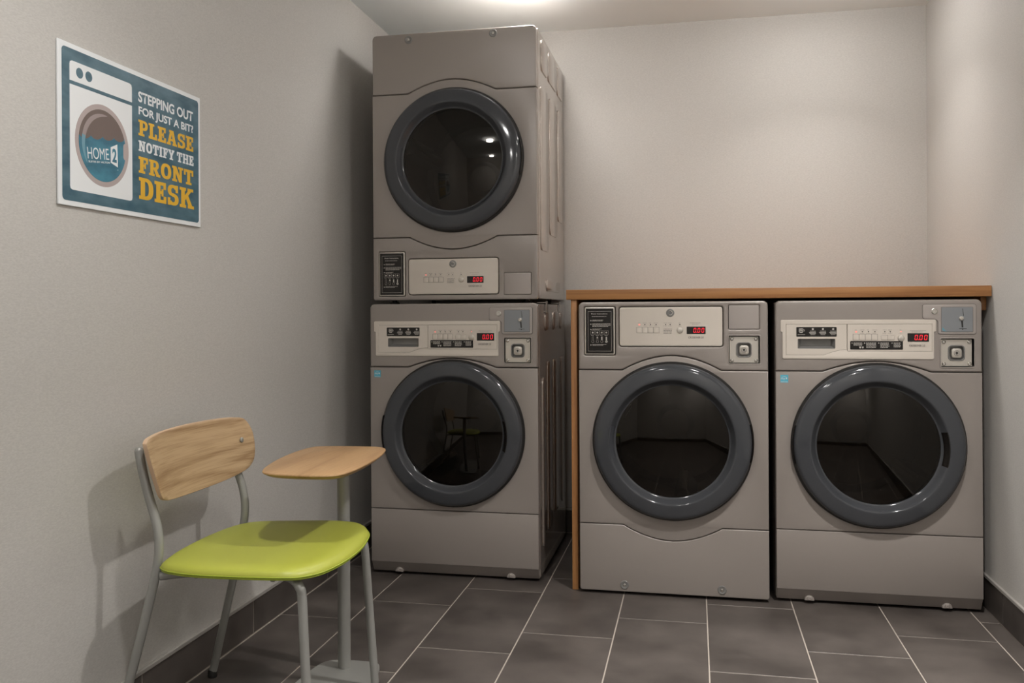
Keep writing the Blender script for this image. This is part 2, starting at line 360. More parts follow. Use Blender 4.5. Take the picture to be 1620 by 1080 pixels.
def build_machine(name, label, kind, loc, H, stack=None, group=None):
    """kind: washer | dryer ; stack: None | 'upper' | 'lower'"""
    root = empty(name, (loc[0] + W / 2, loc[1] + 0.38, loc[2]), label, 'washing machine' if kind == 'washer' else 'dryer', group)
    g0 = 0.012 if stack != 'upper' else 0.0
    def P(n, me, m, parent=root, smooth=30):
        me = sh(me)
        for v in me.vertices: v.co.z += g0
        return link(n, me, m, parent, smooth)
    flip = stack == 'upper'
    # cabinet: open-fronted sheet metal box
    xa, xb, yf, yb = -0.0005, W + 0.0015, 0.0345, 0.722
    P('cabinet', boxes([(xa, xa + 0.004, yf, yb, 0.004, H - 0.006), (xb - 0.004, xb, yf, yb, 0.004, H - 0.006), (xa, xb, yf, yb, H - 0.009, H - 0.005), (xa, xb, yf, yb, 0.003, 0.007), (xa, xb, yb - 0.004, yb, 0.004, H - 0.006)], 0.0015, 1), M['side'])
    pads = []
    if stack == 'upper':
        for a, b in ((0.10, 0.255), (0.275, 0.505), (0.525, 0.69)): pads.append((a, b, 0.935, 1.065))
        for a, b, z in ((0.075, 0.262, 0.20), (0.30, 0.495, 0.28), (0.53, 0.69, 0.36)): pads.append((a, b, z, 0.87))
        pads.append((0.20, 0.57, 0.035, 0.085))
    else:
        for a, b in ((0.16, 0.325), (0.36, 0.52), (0.56, 0.69)): pads.append((a, b, 0.965, 1.045))
        for a, b, z in ((0.09, 0.16, 0.10), (0.21, 0.325, 0.14), (0.37, 0.545, 0.18), (0.59, 0.69, 0.18)): pads.append((a, b, z, 0.84 if a > 0.1 else 0.78))
    out = [plate([rrect(ya, za, yb2, zb, 0.028, 6)], 0.0045, (lambda v: Vector((xb + v[2] - 0.0005, v[0], v[1]))), 0.002, 2) for ya, yb2, za, zb in pads]
    if kind == 'washer' and stack == 'lower' or stack == 'upper': P('side_pressing', join(out), M['side'])
    # fascia pieces
    TH = 0.034; fm = front(TH)
    if kind == 'washer':
        up = seam(0.825, 0.036); lo = [(0, 0.256), (W, 0.256)]
    else:
        up = seam(0.825, 0.054, p=2); lo = seam(0.250, -0.054)
    if flip:
        up = seam(0.842, 0.051, 0.155, 0.520); lo = seam(0.256, -0.051, 0.157, 0.525)
    def shift(pts, d): return [(x, z + d) for x, z in pts]
    top_out = shift(up, G) + [(W, H - 0.018)] + [(W - 0.018 + 0.018 * math.cos(t * PI / 12), H - 0.018 + 0.018 * math.sin(t * PI / 12)) for t in range(1, 7)] + [(0.018 + 0.018 * math.cos(PI / 2 + t * PI / 12), H - 0.018 + 0.018 * math.sin(PI / 2 + t * PI / 12)) for t in range(0, 7)]
    holes_top, holes_bot = [], []
    # control layout
    if kind == 'washer':
        box = (0.553, 0.843, 0.661, 0.943); tray = (0.077, 0.906, 0.2045, 0.941)
        holes_top = [rrect(*box, 0.005), rrect(*tray, 0.003)]
    else:
        zt = 1.058 if not flip else 0.1665      # top edge of the control plate
        inst = (0.023, zt - 0.177 + 0.001, 0.1355, zt + 0.001) if not flip else (0.025, 0.018, 0.1355, 0.197)
        cp = (0.1535, zt - 0.143, 0.5265, zt)
        bl = (0.549, 0.977, 0.655, 1.063) if not flip else (0.552, 0.020, 0.660, 0.106)
        hs = [rrect(inst[0] - 0.0025, inst[1] - 0.0025, inst[2] + 0.0025, inst[3] + 0.0025, 0.006), rrect(cp[0] - 0.003, cp[1] - 0.003, cp[2] + 0.003, cp[3] + 0.003, 0.011), rrect(bl[0] - 0.001, bl[1] - 0.001, bl[2] + 0.001, bl[3] + 0.001, 0.004)]
        if not flip:
            box = (0.548, 0.851, 0.658, 0.953); hs.append(rrect(*box, 0.005)); holes_top = hs
        else: holes_bot = hs; box = None
    P('top_panel' if flip else 'control_panel', plate([top_out] + holes_top, TH, fm, 0.006, 4), M['steel'])
    mid = shift(lo, G) + [(p[0], p[1] - G) for p in reversed(up)]
    P('front_panel', plate([mid, circ(DX, DZ, 0.276, 96)], TH, fm, 0.0028, 3), M['steel'])
    if kind == 'washer':
        kick = [(0, 0.042), (W, 0.042)] + [(x, z - G) for x, z in reversed(lo)]
        P('kick_panel', plate([kick], TH, fm, 0.0025, 2), M['steel'])
        # sloping toe under the kick panel, with two screw bosses
        bm = bmesh.new(); prof = [(0.0016, 0.042), (0.003, 0.040), (0.0215, 0.004), (0.025, 0.0), (0.06, 0.0), (0.06, 0.042)]
        A = [bm.verts.new((0.002, y, z)) for y, z in prof]; B = [bm.verts.new((W - 0.002, y, z)) for y, z in prof]
        for i in range(len(prof)): bm.faces.new((A[i], A[(i + 1) % 6], B[(i + 1) % 6], B[i]))
        bm.faces.new(A); bm.faces.new(B); toe = P('toe_kick', bm_me(bm), M['steel'])
        for sx in (0.1135, 0.573):
            b = P('screw_boss', lathe([(0.0175, 0.022), (0.0165, 0.011), (0.014, 0.0095), (0.0, 0.0095)], sx, 0.002, 24, 0, PI), M['steel'], toe)
            P('screw', lathe([(0.0060, 0.0095), (0.0055, 0.0065), (0.003, 0.006), (0.002, 0.0075), (0, 0.0075)], sx, 0.0095, 16), M['steel_lt'], toe)
    else:
        kick = [(0.006, 0.0), (W - 0.006, 0.0), (W, 0.006)] + [(x, z - G) for x, z in reversed(lo)] + [(0, 0.006)]
        P('control_panel' if flip else 'kick_panel', plate([kick] + holes_bot, TH, fm, 0.0035, 3), M['steel'])
        for sx, sz in (((0.1665, 0.0255), (0.5195, 0.0265)) if not flip else ((0.157, 1.063), (0.512, 1.066))):
            d = P('screw_cup', lathe([(0.0165, 0.0005), (0.0158, -0.0022), (0.0142, -0.0030), (0.0110, -0.0018), (0.0070, -0.0004), (0.0, -0.0004)], sx, sz, 32), M['recess'], smooth=60)
            P('screw', lathe([(0.0058, 0.0002), (0.0052, -0.0028), (0.003, -0.0036), (0.0022, -0.002), (0, -0.002)], sx, sz, 16), M['chrome'], d)
    # feet
    for fx in (0.06, W - 0.06):
        for fy in (0.09, 0.66):
            P('foot', lathe_z([(0.0, -g0 if g0 else -0.0155), (0.022, -g0 if g0 else -0.0155), (0.022, -g0 + 0.006 if g0 else -0.009), (0.010, -g0 + 0.008 if g0 else -0.007), (0.010, 0.006)], fx, fy), M['dark'])
    # door
    hinge_left = kind == 'washer'
    gasket = P('door_gasket', lathe([(0.270, 0.030), (0.2925, 0.006), (0.2925, -0.006), (0.289, -0.012), (0.280, -0.012), (0.262, 0.0), (0.21, 0.03)], DX, DZ, 96), M['dark'])
    ringp = [(0.276, 0.004), (0.2848, -0.010), (0.2850, -0.020), (0.2835, -0.027), (0.279, -0.033), (0.2735, -0.0358), (0.265, -0.0378), (0.252, -0.0400), (0.238, -0.0416), (0.2315, -0.0420), (0.2285, -0.0414), (0.2265, -0.0398), (0.2240, -0.0368), (0.2190, -0.0300), (0.2145, -0.0235), (0.2110, -0.0190), (0.2085, -0.0165), (0.205, -0.0150), (0.205, 0.004)]
    ring = P('door_ring', lathe(ringp, DX, DZ, 128), M['ring'], smooth=60)
    R_, bul = 0.207, 0.020
    P('door_glass', lathe([(R_, -0.0135)] + [(R_ * math.cos(a * PI / 2 / 14), -0.0135 - bul * math.sin(a * PI / 2 / 14) ** 1.0 * (1 - (math.cos(a * PI / 2 / 14)) ** 2) ** 0.5) for a in range(1, 14)] + [(0, -0.0135 - bul)], DX, DZ, 96), M['glass'], ring, 60)
    s = PI if not hinge_left else 0.0
    ha = 0.27
    hd = P('door_handle', lathe([(0.2290, -0.0420), (0.2265, -0.0425), (0.2175, -0.0300), (0.2125, -0.0225), (0.2125, -0.018), (0.222, -0.030)], DX, DZ - 0.004, 20, s - ha, s + ha, True), M['black'] if kind == 'washer' else M['ringin'], ring, 40)
    hs_ = 0.0 if not hinge_left else PI
    P('hinge', lathe([(0.284, -0.002), (0.2905, -0.010), (0.2905, -0.024), (0.2865, -0.028), (0.283, -0.020)], DX, DZ, 20, hs_ - 0.24, hs_ + 0.24, True), M['black'], ring, 40)
    # drum behind the glass
    drum = P('drum', lathe([(0.213, 0.03), (0.225, 0.06), (0.25, 0.075), (0.262, 0.09), (0.265, 0.50), (0.24, 0.53), (0.08, 0.54), (0.06, 0.52), (0, 0.52)], DX, DZ, 64), M['drum'], smooth=30)
    for a in ((40, 160, 280) if kind == 'dryer' else (85, 205, -42)):
        a = math.radians(a + (25 if stack == 'lower' else 0)); bm = bmesh.new()
        u, t = Vector((math.cos(a), 0, math.sin(a))), Vector((-math.sin(a), 0, math.cos(a))); c = Vector((DX, 0, DZ))
        vs_ = []
        for y in (0.10, 0.49):
            for (rr, tt) in ((0.264, 0.05), (0.20, 0.018), (0.195, 0.0), (0.20, -0.018), (0.264, -0.05)): vs_.append(bm.verts.new(c + u * rr + t * tt + Vector((0, y, 0))))
        for i in range(4): bm.faces.new((vs_[i], vs_[i + 1], vs_[i + 6], vs_[i + 5]))
        bm.faces.new(vs_[:5]); bm.faces.new(vs_[5:])
        P('drum_baffle', bm_me(bm), M['drum'], drum)
    # coin meter box
    if box:
        x0, z0, x1, z1 = box
        mt = P('coin_box', boxes([(x0 - 0.002, x0, 0.0, 0.032, z0, z1), (x1, x1 + 0.002, 0, 0.032, z0, z1), (x0, x1, 0, 0.032, z0 - 0.002, z0), (x0, x1, 0, 0.032, z1, z1 + 0.002), (x0, x1, 0.029, 0.032, z0, z1)]), M['recess'], smooth=0)
        P('bezel', plate([rrect(x0 - 0.004, z0 - 0.004, x1 + 0.004, z1 + 0.004, 0.008), rrect(x0 + 0.0005, z0 + 0.0005, x1 - 0.0005, z1 - 0.0005, 0.005)], 0.003, front(0.0012), 0.0012, 2), M['steel'], mt)
        cx, cz = (x0 + x1) / 2 - 0.001, (z0 + z1) / 2
        pd = 0.010
        P('face_plate', plate([rrect(x0 + 0.003, z0 + 0.003, x1 - 0.005, z1 - 0.004, 0.003), rrect(cx - 0.026, cz - 0.027, cx + 0.026, cz + 0.025, 0.012)], 0.003, front(pd + 0.003), 0.0006, 1), M['brushed'], mt)
        P('lock_well', join([plate([rrect(cx - 0.0275, cz - 0.0285, cx + 0.0275, cz + 0.0265, 0.013), rrect(cx - 0.0235, cz - 0.0245, cx + 0.0235, cz + 0.0225, 0.010)], 0.020, front(0.027), 0.001, 1), plate([rrect(cx - 0.025, cz - 0.026, cx + 0.025, cz + 0.024, 0.010)], 0.001, front(0.0275))]), M['recess'], mt)
        P('lock_block', plate([rrect(cx - 0.016, cz - 0.018, cx + 0.017, cz + 0.015, 0.009)], 0.020, front(0.0265), 0.002, 2), M['brushed'], mt)
        P('lock_face', plate([circ(cx, cz - 0.001, 0.0095, 20)], 0.003, front(0.0068), 0.0008, 1), M['chrome'], mt)
        P('keyhole', join([plate([circ(cx, cz - 0.001, 0.0038, 14)], 0.0008, front(0.0038)), plate([rrect(cx - 0.001, cz - 0.008, cx + 0.001, cz + 0.004, 0.0005)], 0.0009, front(0.0038))]), M['dark'], mt)
        for ax in (x0 + 0.012, x1 - 0.014):
            for az in (z0 + 0.0115, z1 - 0.0125):
                P('screw', lathe([(0.0066, pd + 0.001), (0.0064, pd - 0.003), (0.004, pd - 0.0048), (0.002, pd - 0.0050), (0.0018, pd - 0.0035), (0, pd - 0.0035)], ax, az, 16), M['chrome'], mt)
    segs = {'0': 'abcdef'}
    def lcd(x0, z0, x1, z1, y):
        dp = P('display', plate([rrect(x0, z0, x1, z1, 0.001)], 0.0012, front(y + 0.0005), 0.0003, 1), M['black'], con)
        h = (z1 - z0) * 0.62; wd = h * 0.55; zb = (z0 + z1) / 2 - h / 2; rects = []; t = h * 0.13
        for i, xx in enumerate((x1 - 3 * (wd * 1.55) - 0.001, x1 - 2 * (wd * 1.55) - 0.001, x1 - wd * 1.55 - 0.001)):
            q = lambda a, b: (xx + a + b * 0.12, zb + b)
            e = t * 0.25
            def seg_(a0, b0, a1, b1): rects.append([q(a0, b0), q(a1, b0), q(a1, b1), q(a0, b1)])
            seg_(t * .6, 0, wd - t * .6, t); seg_(t * .6, h - t, wd - t * .6, h)
            for s0, s1 in ((t * .6, h / 2 - e), (h / 2 + e, h - t * .6)): seg_(0, s0, t, s1); seg_(wd - t, s0, wd, s1)
            if i == 0: seg_(wd + t * .8, 0, wd + t * 1.9, t * 1.1)
        P('red_digits', polys(rects, 0.0, front(y - 0.0010)), M['red'], dp, 0)
    lab = 'CROSSOVER 2.0'
    if kind == 'washer':
        out = rpoly([(0.018, 1.009), (0.018, 0.967), (0.0247, 0.967), (0.0247, 0.870), (0.5305, 0.870), (0.5305, 0.967), (0.5375, 0.967), (0.5375, 1.009)], 0.006)
        dr = [(0.0365, 0.9935), (0.2437, 0.9935), (0.2437, 0.9035), (0.223, 0.901), (0.200, 0.896), (0.167, 0.8835), (0.0365, 0.8835)]
        pn = [(0.2450, 0.9935), (0.5255, 0.9935), (0.5255, 0.8975), (0.2450, 0.8975)]
        con = P('console', plate([out, dr, pn], 0.0045, front(0.001), 0.0008, 2), M['console'])
        P('console_back', plate([[(0.035, 0.882), (0.527, 0.882), (0.527, 0.995), (0.035, 0.995)], rrect(*tray, 0.003)], 0.0008, front(0.0008)), M['dark'], con)
        def inset(p, d):
            c0 = (sum(a for a, _ in p) / len(p), sum(b for _, b in p) / len(p))
            return p
        drw = [(0.0372, 0.9928), (0.2430, 0.9928), (0.2430, 0.9042), (0.223, 0.9017), (0.200, 0.8967), (0.1668, 0.8842), (0.0372, 0.8842)]
        dw = P('detergent_drawer', plate([drw, rrect(tray[0], tray[1], tray[2], tray[3], 0.003)], 0.0040, front(0.0003), 0.0004, 1), M['console'], con)
        P('button_panel', plate([[(0.2457, 0.9928), (0.5248, 0.9928), (0.5248, 0.8982), (0.2457, 0.8982)]], 0.0038, front(0.0003), 0.0004, 1), M['console'], con)
        # drawer grip: a real pocket
        x0, z0, x1, z1 = tray
        bm = bmesh.new(); o_ = [(x0, -0.003, z0), (x1, -0.003, z0), (x1, -0.003, z1), (x0, -0.003, z1)]; i_ = [(x0 + 0.012, 0.022, z0 + 0.010), (x1 - 0.012, 0.022, z0 + 0.010), (x1 - 0.012, 0.022, z1 - 0.001), (x0 + 0.012, 0.022, z1 - 0.001)]
        a = [bm.verts.new(v) for v in o_]; b = [bm.verts.new(v) for v in i_]
        for i in range(4): bm.faces.new((a[i], a[(i + 1) % 4], b[(i + 1) % 4], b[i]))
        bm.faces.new(b); P('grip_pocket', bm_me(bm), M['recess'], dw, 0)
        y = -0.0037
        P('drawer_label', plate([rrect(0.072, 0.949, 0.2095, 0.9835, 0.003)], 0.0009, front(y + 0.0002), 0.0003, 1), M['black'], dw)
        pr = []
        cupx = 0.090
        pr += [(cupx - 0.009, 0.976, cupx + 0.006, 0.9785), (cupx - 0.009, 0.966, cupx - 0.007, 0.978), (cupx + 0.004, 0.966, cupx + 0.006, 0.978), (cupx - 0.006, 0.9705, cupx + 0.003, 0.974), (cupx - 0.007, 0.963, cupx + 0.004, 0.967), (cupx + 0.006, 0.973, cupx + 0.010, 0.9745), (cupx + 0.0085, 0.968, cupx + 0.010, 0.9745), (cupx - 0.0135, 0.9555, cupx + 0.012, 0.957)]
        ps = quads(pr, 0, front(y - 0.0008))
        extra = [ps]
        for cxx in (0.1285, 0.163, 0.1975):
            extra.append(polys([circ(cxx, 0.976, 0.0036, 14)], 0, front(y - 0.0008)))
            for j, wd in enumerate((0.010, 0.013, 0.011, 0.008)): extra.append(quads([(cxx - wd, 0.968 - j * 0.0042, cxx + min(wd, 0.0105), 0.9697 - j * 0.0042)], 0, front(y - 0.0008)))
        P('lettering', join(extra), M['whiteprint'], dw, 0)
        # buttons
        xs = [0.2641 + i * 0.0205 for i in range(4)]
        for i, xx in enumerate(xs): P('button', plate([rrect(xx + 0.0006, 0.9370, xx + 0.0197, 0.9575, 0.003 if i in (0,) else 0.0015)], 0.0014, front(y + 0.0004), 0.0005, 2), M['console'], con)
        P('button', plate([rpoly([(0.3580, 0.9375), (0.3788, 0.9375), (0.3788, 0.9535), (0.3580, 0.9535)], 0.004)], 0.0014, front(y + 0.0004), 0.0005, 2), M['console'], con)
        P('button', plate([rpoly([(0.3800, 0.9375), (0.4010, 0.9375), (0.4010, 0.9535), (0.3800, 0.9535)], 0.004)], 0.0014, front(y + 0.0004), 0.0005, 2), M['console'], con)
        P('start_button', lathe([(0.0118, y + 0.001), (0.0115, y - 0.002), (0.0095, y - 0.0042), (0.005, y - 0.0052), (0, y - 0.0054)], 0.4235, 0.9435, 24), M['brushed'], con)
        fr = []
        for (a, b, c, d) in [(0.2636, 0.9363, 0.3466, 0.9370), (0.2636, 0.9576, 0.3466, 0.9583)] + [(x_ - 0.0004, 0.9363, x_ + 0.0004, 0.9583) for x_ in xs + [0.3461]] + [(0.358, 0.9365, 0.401, 0.9372), (0.358, 0.9537, 0.401, 0.9544), (0.3575, 0.939, 0.3581, 0.952), (0.4009, 0.939, 0.4015, 0.952), (0.3791, 0.9365, 0.3797, 0.954)]: fr.append((a, b, c, d))
        for i, xx in enumerate((0.2745, 0.2955, 0.316, 0.337, 0.370, 0.388, 0.4235)):
            fr += bars(xx - (0.004, 0.007, 0.005, 0.008, 0.007, 0.007, 0.005)[i], 0.9715, xx + (0.004, 0.007, 0.005, 0.008, 0.007, 0.007, 0.005)[i], 0.9735, 1, i)
            if i: fr += bars(xx - 0.008, 0.960, xx + 0.008, 0.9615, 1, i + 9)
        fr += bars(0.4525, 0.9690, 0.5085, 0.9712, 1, 3) + bars(0.458, 0.9645, 0.500, 0.9663, 1, 5)
        me = join([quads(fr, 0, front(y - 0.0007)), text(lab, (0.4495, 0.9140, 0.5015, 0.9215), 0, front(y - 0.0007), 0.01)])
        P('print', me, M['line'], con, 0)
        P('indicator_dots', join([polys([circ(xx, 0.9665, 0.0020, 10)], 0, front(y - 0.0009)) for xx in (0.2955, 0.316, 0.337, 0.370, 0.388)]), M['dark'], con, 0)
        P('indicator_lamp', polys([circ(0.2745, 0.9665, 0.0030, 12), circ(0.4235, 0.967, 0.0022, 12)], 0, front(y - 0.0009)), M['pinkled'], con, 0)
        lcd(0.4445, 0.9315, 0.5145, 0.9610, y)
        st = P('instruction_strip', plate([rrect(0.2545, 0.9035, 0.4295, 0.9335, 0.0025)], 0.0009, front(y + 0.0002), 0.0003, 1), M['black'], con)
        pr = []
        tri = []
        for i, xx in enumerate((0.259, 0.301, 0.348, 0.392)):
            tri.append([(xx, 0.9285), (xx, 0.9245), (xx + 0.005, 0.9265)]); 
            pr += bars(xx + 0.007, 0.909 if i in (1, 2) else (0.917 if i == 0 else 0.911), xx + (0.036, 0.040, 0.036, 0.030)[i], 0.929, (3 if i == 0 else 5) if i < 3 else 4, i + 20, 0.5)
        tri += [[(0.284, 0.914), (0.291, 0.914), (0.2895, 0.908), (0.2855, 0.908)], [(0.293, 0.914), (0.300, 0.914), (0.2985, 0.908), (0.2945, 0.908)]]
        P('lettering', join([quads(pr, 0, front(y - 0.0009)), polys(tri, 0, front(y - 0.0009))]), M['whiteprint'], st, 0)
        # coin slot plate
        out = rpoly([(0.495, 1.061), (0.495, 1.012), (0.5365, 1.010), (0.5450, 1.003), (0.5450, 0.958), (0.6665, 0.958), (0.6665, 1.061)], 0.008)
        cpz = P('coin_slot_plate', plate([out], 0.0030, front(0.0005), 0.0012, 3), M['steel_lt'])
        P('groove', plate([[(a[0], a[1]) for a in rpoly([(0.4935, 1.0625), (0.4935, 1.0105), (0.5355, 1.0085), (0.5432, 1.0015), (0.5432, 0.9563), (0.6682, 0.9563), (0.6682, 1.0625)], 0.009)]], 0.0008, front(0.0005)), M['line'], cpz)
        P('slot_plate', plate([rrect(0.5555, 0.9660, 0.6555, 1.0505, 0.002)], 0.0016, front(-0.0018), 0.0005, 1), M['bluegrey'], cpz)
        P('slot_plate_edge', plate([rrect(0.5540, 0.9645, 0.6570, 1.0520, 0.003)], 0.0006, front(-0.0022)), M['line'], cpz)
        yy = -0.0036
        P('coin_slot', polys([[(0.6225, 1.046), (0.6240, 1.046), (0.6275, 1.021), (0.6255, 1.021)], [(0.6185, 1.004), (0.6235, 1.004), (0.6252, 0.981), (0.6202, 0.981)], [(0.612, 0.9775), (0.636, 0.9775), (0.636, 0.9760), (0.612, 0.9760)], circ(0.6232, 0.975, 0.0022, 10)], 0, front(yy)), M['dark'], cpz, 0)
        P('return_knob', lathe([(0.0072, yy + 0.001), (0.0070, yy - 0.006), (0.005, yy - 0.0085), (0, yy - 0.009)], 0.6185, 1.0125, 20), M['brushed'], cpz)
        if stack is None:
            P('corner_scratches', polys([[(0.558, 0.978), (0.560, 0.980), (0.566, 0.969), (0.564, 0.968)], [(0.556, 0.9725), (0.5575, 0.9735), (0.572, 0.968), (0.571, 0.9670)], [(0.562, 0.9745), (0.568, 0.9745), (0.568, 0.9735), (0.562, 0.9735)]], 0, front(yy)), M['cyan'], cpz, 0)
        lk = P('lock', lathe([(0.0105, -0.002), (0.0103, -0.0055), (0.0085, -0.0065), (0.0078, -0.0050), (0.0062, -0.0050), (0.0056, -0.0062), (0.0032, -0.0062), (0.0026, -0.005), (0, -0.005)], 0.5325, 1.0375, 24), M['chrome'], cpz)
        # cyan energy sticker
        sk = P('sticker', plate([rrect(0.0165, 0.7835, 0.0440, 0.8115, 0.001)], 0.0006, front(0.0)), M['cyan'])
        ar = []
        for r_, t_ in ((0.0085, 0.0007),):
            for i in range(10):
                a, b = math.radians(20 + i * 14), math.radians(34 + i * 14); cx, cz = 0.0300, 0.7975
                ar.append([(cx + r_ * math.cos(a) * 1.15, cz + r_ * math.sin(a)), (cx + r_ * math.cos(b) * 1.15, cz + r_ * math.sin(b)), (cx + (r_ - t_) * math.cos(b) * 1.15, cz + (r_ - t_) * math.sin(b)), (cx + (r_ - t_) * math.cos(a) * 1.15, cz + (r_ - t_) * math.sin(a))])
        star = [(0.0375 + (0.0042 if k % 2 == 0 else 0.0018) * math.cos(PI / 2 + k * PI / 5), 0.7990 + (0.0042 if k % 2 == 0 else 0.0018) * math.sin(PI / 2 + k * PI / 5)) for k in range(10)]
        P('lettering', join([polys(ar, 0, front(-0.0008)), polys([star], 0, front(-0.0008)), text('energy', (0.0185, 0.7935, 0.0335, 0.8005), 0, front(-0.0008), 0, 0.4), text('ENERGY STAR', (0.0185, 0.7850, 0.0420, 0.7880), 0, front(-0.0008), 0.02)]), M['sign_w'], sk, 0)
    else:
        con = P('console', plate([rrect(*cp, 0.009)], 0.030, front(0.029), 0.0015, 2), M['console'])
        y = -0.001
        dx, dz = 0.0, zt - 1.058
        xs = [0.2162 + i * 0.0207 for i in range(4)]
        for i, xx in enumerate(xs): P('button', plate([rrect(xx + 0.0006, 0.9635 + dz, xx + 0.0199, 0.9838 + dz, 0.0015)], 0.0014, front(y + 0.0004), 0.0005, 2), M['console'], con)
        fr = [(0.2157, 0.9628 + dz, 0.2997, 0.9635 + dz), (0.2157, 0.9839 + dz, 0.2997, 0.9846 + dz)] + [(x_ - 0.0004, 0.9628 + dz, x_ + 0.0004, 0.9846 + dz) for x_ in xs + [0.2992]]
        for i, xx in enumerate((0.2262, 0.2468, 0.2672, 0.2878, 0.3225, 0.3390, 0.3740)):
            ww = (0.004, 0.007, 0.004, 0.008, 0.008, 0.007, 0.004)[i]
            fr += bars(xx - ww, 0.9985 + dz, xx + ww, 1.0003 + dz, 1, i)
            fr += bars(xx - (0.004, 0.006, 0.005, 0.006, 0.009, 0.008, 0.006)[i], 0.9878 + dz, xx + (0.004, 0.006, 0.005, 0.006, 0.007, 0.009, 0.006)[i], 0.9893 + dz, 1, i + 30)
        fr += bars(0.3150, 0.9585 + dz, 0.3460, 0.9800 + dz, 4, 8, 0.35)
        fr += bars(0.4105, 0.9985 + dz, 0.4530, 1.0005 + dz, 1, 12) + bars(0.4185, 0.9935 + dz, 0.4430, 0.9950 + dz, 1, 13)
        P('print', join([quads(fr, 0, front(y - 0.0007)), text(lab, (0.4045, 0.9425 + dz, 0.4590, 0.9500 + dz), 0, front(y - 0.0007), 0.01)]), M['line'], con, 0)
        P('indicator_dots', join([polys([circ(xx, 0.9937 + dz, 0.0020, 10)], 0, front(y - 0.0009)) for xx in (0.2468, 0.2672, 0.2878, 0.3225, 0.3390, 0.3740)]), M['dark'], con, 0)
        P('indicator_lamp', polys([circ(0.2262, 0.9937 + dz, 0.0032, 12)], 0, front(y - 0.0009)), M['pinkled'], con, 0)
        P('start_button', lathe([(0.0116, y + 0.001), (0.0113, y - 0.002), (0.0095, y - 0.0042), (0.005, y - 0.0052), (0, y - 0.0054)], 0.3742, 0.9725 + dz, 24), M['brushed'], con)
        lcd(0.3985, 0.9588 + dz, 0.4665, 0.9862 + dz, y)
        lk = P('lock', lathe([(0.0150, y + 0.0012), (0.0148, y - 0.001), (0.0125, y - 0.0024), (0.0122, y - 0.0012), (0.0092, y - 0.0012), (0.0085, y - 0.003), (0.0066, y - 0.003), (0.0060, y - 0.0010), (0.0035, y - 0.0010), (0.003, y - 0.0025), (0, y - 0.0025)], 0.3395, zt - 0.0212, 32), M['recess'], con, 30)
        P('lock_ring', lathe([(0.0094, y - 0.0008), (0.0090, y - 0.0036), (0.0068, y - 0.0036), (0.0064, y - 0.0008)], 0.3395, zt - 0.0212, 28, -2.2, 2.2), M['chrome'], lk)
        P('blank_plate', plate([rrect(*bl, 0.003)], 0.030, front(0.030), 0.001, 2), M['steel_lt'])
        x0, z0, x1, z1 = inst
        card = P('instruction_card', plate([rrect(x0, z0, x1, z1, 0.005)], 0.030, front(0.0295), 0.0015, 2), M['brushed'])
        P('card_face', plate([rrect(x0 + 0.0045, z0 + 0.0045, x1 - 0.0045, z1 - 0.0045, 0.001)], 0.0009, front(-0.0003)), M['black'], card)
        yy = -0.0014; q = []; w_ = x1 - x0; h_ = z1 - z0
        bx0, bz0, bx1, bz1 = x0 + 0.0125, z0 + 0.013, x1 - 0.0125, z1 - 0.015
        for e in ((bx0, bz0, bx1, bz0 + 0.0007), (bx0, bz1 - 0.0007, bx1, bz1), (bx0, bz0, bx0 + 0.0007, bz1), (bx1 - 0.0007, bz0, bx1, bz1)): q.append(e)
        R = lambda a, b: (x0 + a * w_, z1 - b * h_)
        def br(a0, b0, a1, b1, n, sd):
            p0, p1 = R(a0, b1), R(a1, b0); q.extend(bars(p0[0], p0[1], p1[0], p1[1], n, sd, 0.42))
        br(0.24, 0.165 + 0.02, 0.74, 0.205, 1, 1) 
        br(0.26, 0.260, 0.62, 0.300, 2, 2); br(0.26, 0.335, 0.86, 0.415, 4, 3); br(0.26, 0.447, 0.56, 0.487, 2, 4); br(0.26, 0.775, 0.72, 0.812, 2, 5)
        tri = []
        for b in (0.27, 0.345, 0.455, 0.785):
            a_ = R(0.19, b + 0.012); tri.append([(a_[0], a_[1] + 0.0022), (a_[0], a_[1] - 0.0022), (a_[0] + 0.0062, a_[1])])
        thin = []
        for i in range(4):
            cx, cz = R(0.27 + i * 0.150, 0.535)
            tri.append(circ(cx, cz, 0.0032, 10)); 
            for e in ((cx - 0.0075, cz - 0.0075, cx + 0.0075, cz - 0.0070), (cx - 0.0075, cz + 0.0070, cx + 0.0075, cz + 0.0075), (cx - 0.0075, cz - 0.0075, cx - 0.0070, cz + 0.0075), (cx + 0.0070, cz - 0.0075, cx + 0.0075, cz + 0.0075)): thin.append(e)
            thin += bars(cx - 0.006, cz - 0.0115, cx + 0.006, cz - 0.0095, 1, i)
            # thermometer outline
            tz = cz - 0.0335
            if i == 3:
                tri.append(circ(cx, tz, 0.0046, 14)); q.append((cx - 0.0022, tz, cx + 0.0022, tz + 0.018))
            else:
                for k in range(12):
                    a, b = 2.1 + k * (2 * PI - 1.06) / 12 , 2.1 + (k + 1) * (2 * PI - 1.06) / 12
                    tri.append([(cx + 0.0046 * math.cos(a), tz + 0.0046 * math.sin(a)), (cx + 0.0046 * math.cos(b), tz + 0.0046 * math.sin(b)), (cx + 0.0039 * math.cos(b), tz + 0.0039 * math.sin(b)), (cx + 0.0039 * math.cos(a), tz + 0.0039 * math.sin(a))])
                thin += [(cx - 0.0027, tz + 0.004, cx - 0.0021, tz + 0.018), (cx + 0.0021, tz + 0.004, cx + 0.0027, tz + 0.018), (cx - 0.0027, tz + 0.0175, cx + 0.0027, tz + 0.0181)]
                if i: q.append((cx - 0.0016, tz + 0.018 - 0.006 * i, cx + 0.0016, tz + 0.0178))
        a_, b_ = R(0.22, 0.155), R(0.76, 0.125)
